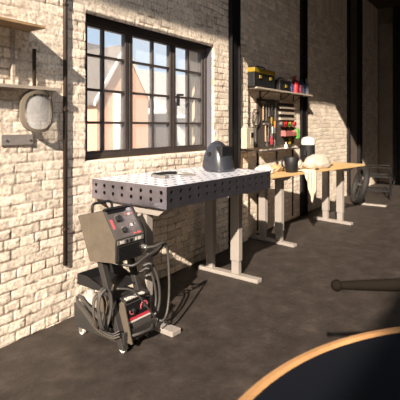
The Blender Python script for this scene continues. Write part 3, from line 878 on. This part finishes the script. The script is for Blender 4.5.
# tools on the board
def hanging(label, x, z, kind, rz=0):
    t = thing(kind, label, kind.replace('_', ' '), (x, PB-.012, z)); t.rotation_euler = (0, rz, 0)
    b = new(); cyl(b, (0, 0, 0), (0, .012, 0), .004, n=8); obj('hook', b, M_toolmetal, t)
    return t
def hammer(label, x, z):
    t = hanging(label, x, z, 'hammer')
    b = new(); tube(b, [(0, -.005, .02), (0, -.005, -.12), (0, -.005, -.21)], lambda q: .009+.003*q, k=3); obj('handle', b, M_shelfwood, t, smooth=True)
    b = new(); cyl(b, (-.05, -.005, .03), (.045, -.005, .03), .015, n=12); obj('head', b, M_toolmetal, t)
def wrench(label, x, z, l=.18, r=.008):
    t = hanging(label, x, z, 'wrench')
    b = new(); box(b, -r, r, -.006, .001, -l, 0); obj('shank', b, M_toolmetal, t, bevel=.002)
    b = new(); cyl(b, (0, -.007, -l), (0, .001, -l), r*1.9, n=14); obj('ring_end', b, M_toolmetal, t)
    b = new(); cyl(b, (0, -.007, .005), (0, .001, .005), r*2.1, n=6); obj('open_end', b, M_toolmetal, t)
def driver(label, x, z, m):
    t = hanging(label, x, z, 'screwdriver')
    b = new(); cyl(b, (0, -.008, .03), (0, -.008, -.06), .014, .011, n=12); obj('handle', b, m, t)
    b = new(); cyl(b, (0, -.008, -.06), (0, -.008, -.16), .004, n=8); obj('shaft', b, M_chrome, t)
def pliers(label, x, z, m):
    t = hanging(label, x, z, 'pliers')
    for s in (-1, 1):
        b = new(); tube(b, [(0, -.006, 0), (s*.018, -.006, -.05), (s*.014, -.006, -.13)], .006, k=4); obj('grip', b, m, t, smooth=True)
    b = new(); prism(b, [(-.012, 0), (.012, 0), (.004, .05), (-.004, .05)], 'y', -.012, .0); obj('jaws', b, M_toolmetal, t)
hammer('claw hammer with pale handle at the top left of the tool board', 5.33, 1.68)
wrench('long steel wrench hanging right of the claw hammer', 5.43, 1.70, .22)
wrench('short steel wrench hanging beside the long one at the board top', 5.51, 1.69, .15)
pliers('pliers with black grips at the top of the tool board', 5.60, 1.66, M_plastic)
wrench('bright broad wrench hanging just left of the pale rails', 5.72, 1.70, .20, .018)
driver('screwdriver with yellow handle below the top pliers', 5.58, 1.49, M_yellow)
driver('screwdriver with orange handle below the broad wrench', 5.68, 1.44, M_orange)
hammer('small hammer on the middle row of the tool board', 5.40, 1.40)
wrench('steel wrench hanging on the middle row beside the small hammer', 5.50, 1.41, .20, .012)
driver('screwdriver with white handle on the middle row', 5.60, 1.36, M_white)
wrench('wide steel spanner on the middle row near the red plugs', 5.70, 1.38, .17, .016)
wrench('short bright wrench on the lowest row of the board', 5.45, 1.24, .09, .015)
pliers('pliers with red grips on the lowest row of the board', 5.58, 1.27, M_dred)
driver('screwdriver with black handle on the lowest row', 5.68, 1.27, M_plastic)
# coloured rolls
cols = [(M_chrome, 'silver'), (M_dred, 'dark red'), (M_red, 'bright red'), (M_green, 'green'), (M_yellow, 'yellow'), (M_pink, 'pink'), (M_red, 'second red, rightmost')]
for k, (m, nm) in enumerate(cols):
    x = 5.90 + .075*k; z = 1.43-.016*(k % 2)
    t = thing('tape_roll', f'{nm} tape roll in the coloured row below the pale rails', 'tape roll', (x, PB, z))
    b = new(); lathe(b, [(.014, -.045), (.033, -.045), (.033, -.003), (.014, -.003), (.014, -.045)], 18, cap=False, axis='y'); obj('roll', b, m, t, smooth=False)
    b = new(); cyl(b, (0, 0, 0), (0, -.055, 0), .009, n=8); obj('peg', b, M_plastic, t)
t = thing('storage_bin', 'pink-red open storage bin below the tape rolls', 'bin', (6.13, PB, 1.255))
b = new(); box(b, -.20, .20, -.07, 0, 0, .006); box(b, -.20, .20, -.07, -.064, .006, .055); box(b, -.20, -.194, -.064, 0, .006, .08); box(b, .194, .20, -.064, 0, .006, .08); box(b, -.194, .194, -.006, 0, .006, .08)
obj('bin_shell', b, M_pink, t)
t = thing('green_spool', 'bright green spool at the right edge of the tool board', 'spool', (6.385, PB, 1.27)); t.name = 'spool'
b = new(); cyl(b, (0, -.012, -.06), (0, -.012, .09), .012, n=12); obj('core', b, M_plastic, t)
b = new(); lathe(b, [(.012, -.055), (.042, -.055), (.042, .085), (.012, .085)], 20, c=(0, -.045), cap=False); obj('winding', b, M_green, t, smooth=False)
t = thing('glove', 'yellow work glove hanging low on the right of the tool board', 'glove', (6.20, PB-.012, 1.21))
b = new(); box(b, -.035, .035, -.012, .010, -.05, .02); obj('palm', b, M_yellow, t, bevel=.008)
for k in range(4):
    b = new(); cyl(b, (-.027+.018*k, -.002, -.045), (-.03+.02*k, -.002, -.088+.006*abs(k-1.5)), .009, .007, n=10); obj('finger', b, M_yellow, t, smooth=True)
b = new(); cyl(b, (.03, -.002, -.01), (.058, -.002, -.05), .010, .007, n=10); obj('thumb', b, M_orange, t, smooth=True)
canister('bottle', 'small white squeeze bottle on the bottom ledge of the tool board', 'bottle', 6.02, PB-.035, 1.075, .026, .075, M_white, M_white, .3, .012)
t = thing('ledge', 'narrow dark ledge along the bottom of the tool board', 'ledge', (5.8, PB, 1.06))
b = new(); box(b, -.58, .60, -.075, .012, 0, .0145); obj('board', b, M_peg, t)
# comb of saw blades / files
t = thing('file_rack', 'dark rack of upright files left of the tool board', 'rack', (5.14, yb, 1.13))
b = new(); box(b, -.16, .05, -.012, 0, 0, .26); obj('back_board', b, M_peg, t)
for k in range(5):
    b = new(); box(b, -.150+.040*k, -.130+.040*k, -.03, -.012, .02, .25); obj('file', b, M_toolmetal if k % 2 else M_dgrey, t, bevel=.002)
# coil of hose
t = thing('cable_loop', 'dark cable loop hanging left of the tool board', 'cable', (5.13, yb-.008, 1.62))
for k in range(2):
    b = new(); pts = []
    for i in range(25):
        a = 2*math.pi*i/24+math.pi/2; pts.append(((.098-.008*k)*math.cos(a), -.020-.012*k, -.115+(.108-.008*k)*math.sin(a)))
    tube(b, pts, .005, k=2); obj('loop', b, M_cabled, t, smooth=True)
b = new(); cyl(b, (0, -.05, -.01), (0, .01, -.01), .007, n=8); obj('hook', b, M_brownsteel, t)
# ivory control box on the pier
t = thing('control_box', 'ivory electrical control box with small display on the brick pier', 'control box', (4.78, W-.02, 1.13))
b = new(); box(b, -.15, .035, -.11, 0, 0, .25); bd = obj('housing', b, M_box, t, bevel=.010)
b = new(); box(b, -.055, .015, -.115, -.109, .045, .21); obj('display_cover', b, mat('cover_grey', (.40, .37, .30), .4), bd, bevel=.004)
b = new(); box(b, -.045, .002, -.118, -.114, .13, .19); obj('display', b, M_lens, bd)
t = thing('wall_ledge', 'thin dark ledge directly under the ivory control box', 'ledge', (4.78, W-.020, 1.10))
b = new(); box(b, -.17, .05, -.11, 0, 0, .012); obj('board', b, M_brownsteel, t)
# conduits from the board down
for x, lab in ((5.22, 'thin dark conduit running down from the left of the tool board'), (5.80, 'thin dark conduit running down from the middle of the tool board'), (6.36, 'thin dark conduit running down from the right of the tool board')):
    t = thing('conduit_pipe', lab, 'pipe', (x, yb-.008, .05))
    b = new(); cyl(b, (0, 0, 0), (0, 0, 1.0), .011, n=10); obj('pipe', b, M_brownsteel, t, smooth=True)
    b = new(); box(b, -.02, .02, -.012, .008, .85, .87); obj('pipe_clamp', b, M_brownsteel, t)

# ------------------------------------------------------------------ things on the bench
x, y, z = on_desk(.60, .10)
t = thing('mug', 'black bucket-shaped mug with handle at the front edge of the bench', 'mug', (x, y, z), R(-35)); t.scale = (1.28, 1.28, 1.1)
b = new(); lathe(b, [(0, 0), (.050, 0), (.054, .004), (.068, .160), (.066, .163), (.061, .158), (.049, .012), (0, .010)], 32, cap=False); obj('cup', b, M_plastic, t, smooth=True)
b = new(); tube(b, [(-.060, 0, .135), (-.092, .0, .13), (-.098, 0, .09), (-.085, 0, .06), (-.055, 0, .05)], .008); obj('handle', b, M_plastic, t, smooth=True)
b = new(); tube(b, [(.062, 0, .15), (.080, 0, .145), (.082, 0, .13), (.062, 0, .125)], .007); obj('lug', b, M_plastic, t, smooth=True)
# canister with white lid
x, y, z = on_desk(1.43, .38)
t = thing('canister', 'tall black canister with domed white lid behind the white sack', 'canister', (x, y, z))
b = new(); lathe(b, [(0, 0), (.085, 0), (.09, .01), (.09, .30), (0, .30)], 32, cap=False); obj('body', b, M_plastic, t, smooth=False)
b = new(); lathe(b, [(.096, .295), (.098, .33), (.09, .37), (.065, .395), (.03, .405), (0, .407)], 32, cap=False); obj('lid', b, M_white, t, smooth=True)
b = new(); box(b, -.125, -.085, -.02, .02, .15, .22); obj('side_grip', b, M_plastic, t, bevel=.006)
# lumpy objects
def blob(name, loc, sx, sy, sz, m, seed, amp=.18, fr=2.2, parent=None, flat=True, rz=0):
    b = new(); bmesh.ops.create_icosphere(b, subdivisions=5, radius=1)
    from mathutils import noise as mn
    for v in b.verts:
        p = v.co.copy()
        d = mn.fractal(p*fr + Vector((seed*3.1, seed, 0)), 1, 2, 4)
        v.co = p*(1+amp*d)
        v.co = Vector((v.co.x*sx, v.co.y*sy, v.co.z*sz))
        if flat: v.co.z = max(v.co.z, -sz*.55)
    zmin = min(v.co.z for v in b.verts)
    for v in b.verts: v.co.z -= zmin
    o = obj(name, b, m, parent, smooth=True); o.location = loc; o.rotation_euler = (0, 0, rz); return o
x, y, z = on_desk(1.29, .155)
tag(blob('sack', (x, y, z), .22, .12, .12, M_sack, 2, .09, 1.5, rz=R(-20)), 'crumpled white sack lying on the bench in front of the canister', 'sack')
x, y, z = on_desk(.98, .28)
tag(blob('sack', (x, y, z), .12, .09, .085, M_sack, 6, rz=R(10)), 'smaller dusty off-white sack between mug and big white sack', 'sack')
x, y, z = on_desk(.26, .24)
tag(blob('rag', (x, y, z), .13, .10, .06, mat('pale_rag', (.55, .50, .46), .8, noise=.3, nscale=12), 9, .25), 'pale grey crumpled rag left of the black mug on the bench', 'rag')
x, y, z = on_desk(.60, .32)
tag(blob('leather_glove', (x, y, z), .14, .09, .045, mat('tan_leather', (.52, .33, .17), .7, noise=.3, nscale=12), 4, .3), 'tan leather glove lying behind the black mug', 'glove')
for k, (u, v, a, l) in enumerate(((1.13, .05, 5, .05), (1.78, .22, 10, .18))):
    x, y, z = on_desk(u, v)
    t = thing('file', ['short dark file near the hanging cloth on the bench', 'long thin file lying near the right end of the bench'][k], 'tool', (x, y, z), R(a))
    b = new(); box(b, -l/2, l/2, -.009, .009, 0, .010); obj('blade', b, M_dgrey, t)
    b = new(); cyl(b, (-l/2-.08, 0, .012), (-l/2, 0, .012), .012, n=12); obj('handle', b, M_brownsteel, t)
# cloth over the edge
b = new()
NU, NV = 26, 34
grid = []
for i in range(NU+1):
    s = i/NU; colv = []
    for j in range(NV+1):
        q = j/NV
        # lower outline: pointed corner left of the middle
        low = .03 + .37*s/.62 if s < .62 else .40 - .22*(s-.62)/.38
        Ltot = .13 + low
        dd = q*Ltot
        fold = .006*math.sin(s*13+1+q*1.5) + .002*math.sin(s*31)
        if dd < .13: yv = .13-dd; zv = .006+abs(fold)*.8
        else:
            e = dd-.13; yv = -.012 - abs(fold)*1.6 - .01*math.sin(min(e*20, 1.57)); zv = -e+.004
        wdt = .26
        xx = (s-.52)*wdt
        colv.append(b.verts.new((xx, yv, zv)))
    grid.append(colv)
for i in range(NU):
    for j in range(NV): b.faces.new((grid[i][j], grid[i+1][j], grid[i+1][j+1], grid[i][j+1]))
o = obj('cloth', b, M_cloth, smooth=True); x, y, z = on_desk(.83, 0); o.location = (x, y, z+.002); o.rotation_euler = (0, 0, R(-10.5))
sf = o.modifiers.new('thick', 'SOLIDIFY'); sf.thickness = .003; sf.offset = 1
tag(o, 'beige cloth hanging in a point over the front of the bench', 'cloth')

# ------------------------------------------------------------------ tyre, trolley in the far corner
t = thing('tyre', 'dark rubber tyre standing on edge beyond the end of the bench', 'tyre', (8.22, 2.29, 0.0), R(62))
b = new(); n = 48; k_ = 16; rings = []
for i in range(n):
    a = 2*math.pi*i/n; rg = []
    for j in range(k_):
        c_ = 2*math.pi*j/k_; rr = .31 + .045*math.cos(c_)
        rg.append(b.verts.new((rr*math.cos(a), .055*math.sin(c_), .355+rr*math.sin(a))))
    rings.append(rg)
for i in range(n):
    for j in range(k_): b.faces.new((rings[i][j], rings[(i+1) % n][j], rings[(i+1) % n][(j+1) % k_], rings[i][(j+1) % k_]))
obj('tyre_rubber', b, M_rubber, t, smooth=True)
b = new(); lathe(b, [(.27, -.03), (.285, -.03), (.285, .03), (.27, .03), (.27, -.03)], 40, c=(0, .355), cap=False, axis='y'); obj('wheel_rim', b, M_dgrey, t)
b = new(); cyl(b, (0, -.05, .355), (0, .05, .355), .035, n=16); obj('hub', b, M_dgrey, t)
for i in range(8):
    a = 2*math.pi*i/8
    b = new(); cyl(b, (.03*math.cos(a), 0, .355+.03*math.sin(a)), (.275*math.cos(a), 0, .355+.275*math.sin(a)), .006, n=6); obj('spoke', b, M_dgrey, t)
t.rotation_euler = (R(15), R(0), R(29))
t = thing('wire_trolley', 'dark wire frame trolley standing behind the tyre', 'trolley', (9.3, 2.20, 0), R(10))
for x in (-.3, .3):
    for y in (-.28, .28):
        b = new(); cyl(b, (x, y, 0), (x, y,   .62), .014, n=8); obj('leg', b, M_black, t)
for z in (.15, .42, .60):
    b = new()
    for s in (-.28, .28): cyl(b, (-.3, s, z), (.3, s, z), .010, n=8)
    for s in (-.3, .3): cyl(b, (s, -.28, z), (s, .28, z), .010, n=8)
    if z < .6:
        for k in range(5): cyl(b, (-.2+.1*k, -.28, z), (-.2+.1*k, .28, z), .005, n=6)
    obj('wire_shelf', b, M_black, t)
b = new(); tube(b, [(-.3, -.28, .60), (-.36, -.30, .50), (-.25, -.36, .36), (-.32, -.30, .2)], .012); obj('bent_handle', b, M_black, t, smooth=True)
b = new(); box(b, -.045, .045, -.26, .30, 0, .028)
o = obj('floor_bar', b, M_leg, bevel=.006); o.location = (8.25, 2.02, 0); o.rotation_euler = (0, 0, R(-3)); tag(o, 'pale metal bar lying on the floor beside the tyre', 'bar')

# ------------------------------------------------------------------ foreground: round table and armchair
t = thing('round_table', 'large round black table with pale wood rim, blurred in the foreground', 'table', (.94, -.42, 0))
RT = .955; RZ = .75
b = new(); lathe(b, [(RT-.045, RZ-.035), (RT, RZ-.035), (RT+.001, RZ-.004), (RT-.004, RZ), (RT-.017, RZ), (RT-.021, RZ-.004), (RT-.045, RZ-.035)], 160, cap=False); obj('rim', b, M_rimwood, t, smooth=False)
b = new(); lathe(b, [(RT-.022, RZ-.008), (RT-.10, RZ-.03), (RT-.25, RZ-.055), (.3, RZ-.07), (0, RZ-.07)], 128, cap=False)
lathe(b, [(RT-.040, RZ-.034), (.3, RZ-.10), (0, RZ-.10)], 128, cap=False); obj('tabletop', b, M_lacquer, t, smooth=True)
b = new(); lathe(b, [(.32, 0), (.32, .02), (.06, .04), (.045, .08), (.045, RZ-.098), (.12, RZ-.092)], 40); obj('pedestal', b, M_black, t, smooth=True)

def cam_pt(lat, d, z):
    a = R(34.56); return Vector((math.cos(a)*d + math.sin(a)*lat, math.sin(a)*d - math.cos(a)*lat, z))
o0 = cam_pt(1.25, 1.53, 0)
t = thing('armchair', 'dark chair whose padded arm reaches in at the right edge above the round table', 'chair', tuple(o0), R(34.56-90))
# local x runs to the camera's right, local y away from the camera
b = new(); tube(b, [(-.785, 0, .858), (-.65, 0, .859), (-.45, 0, .862), (-.2, 0, .865), (.1, 0, .865)], lambda q: .013+.014*min(1, q*1.8), n=16); obj('armrest', b, mat('arm_pad', (.009, .007, .005), .85, spec=.08), t, smooth=True)
b = new(); bmesh.ops.create_uvsphere(b, u_segments=20, v_segments=12, radius=.020); vs = b.verts[:]
bmesh.ops.transform(b, matrix=Matrix.Translation((-.785, 0, .858)), verts=vs); obj('armrest_knob', b, MATS['arm_pad'], t, smooth=True)
b = new(); cyl(b, (.05, 0, .0), (.05, 0, .845), .018, n=12); obj('leg', b, M_black, t, smooth=True)
b = new(); cyl(b, (.05, .5, .0), (.05, .5, .49), .018, n=12); obj('leg', b, M_black, t, smooth=True)
b = new(); cyl(b, (.55, 0, .0), (.60, 0, .95), .018, n=12); obj('leg', b, M_black, t, smooth=True)
b = new(); cyl(b, (.55, .5, .0), (.60, .5, .95), .018, n=12); obj('leg', b, M_black, t, smooth=True)
b = new(); box(b, .04, .56, 0, .5, .45, .52); obj('seat', b, M_plastic, t, bevel=.02)
b = new(); box(b, .57, .62, 0, .5, .54, 1.0); obj('backrest', b, M_plastic, t, bevel=.02)

# ------------------------------------------------------------------ groups of repeated things
GROUPS = {'wrench': 'wrenches hanging on the tool board', 'screwdriver': 'screwdrivers hanging on the tool board',
          'hammer': 'hammers hanging on the tool board', 'pliers': 'pliers hanging on the tool board',
          'tape_roll': 'tape rolls in a row on the tool board', 'spray_can': 'spray cans on the high shelf',
          'toolbox': 'toolboxes on the high shelf', 'house': 'houses outside the window',
          'steel_column': 'steel columns along the brick wall', 'sack': 'sacks on the workbench', 'file': 'files on the workbench'}
for o in list(COL.objects):
    if o.parent is None and 'category' in o.keys():
        k = o.name.split('.')[0]
        if k in GROUPS: o['group'] = GROUPS[k]
        elif k == 'bottle' and 'shelf' in o['label'] or k == 'bottle' and 'can' in o['label']: o['group'] = 'bottles on the high shelf'
        elif k == 'conduit_pipe' and 'tool board' in o['label']: o['group'] = 'conduits below the tool board'
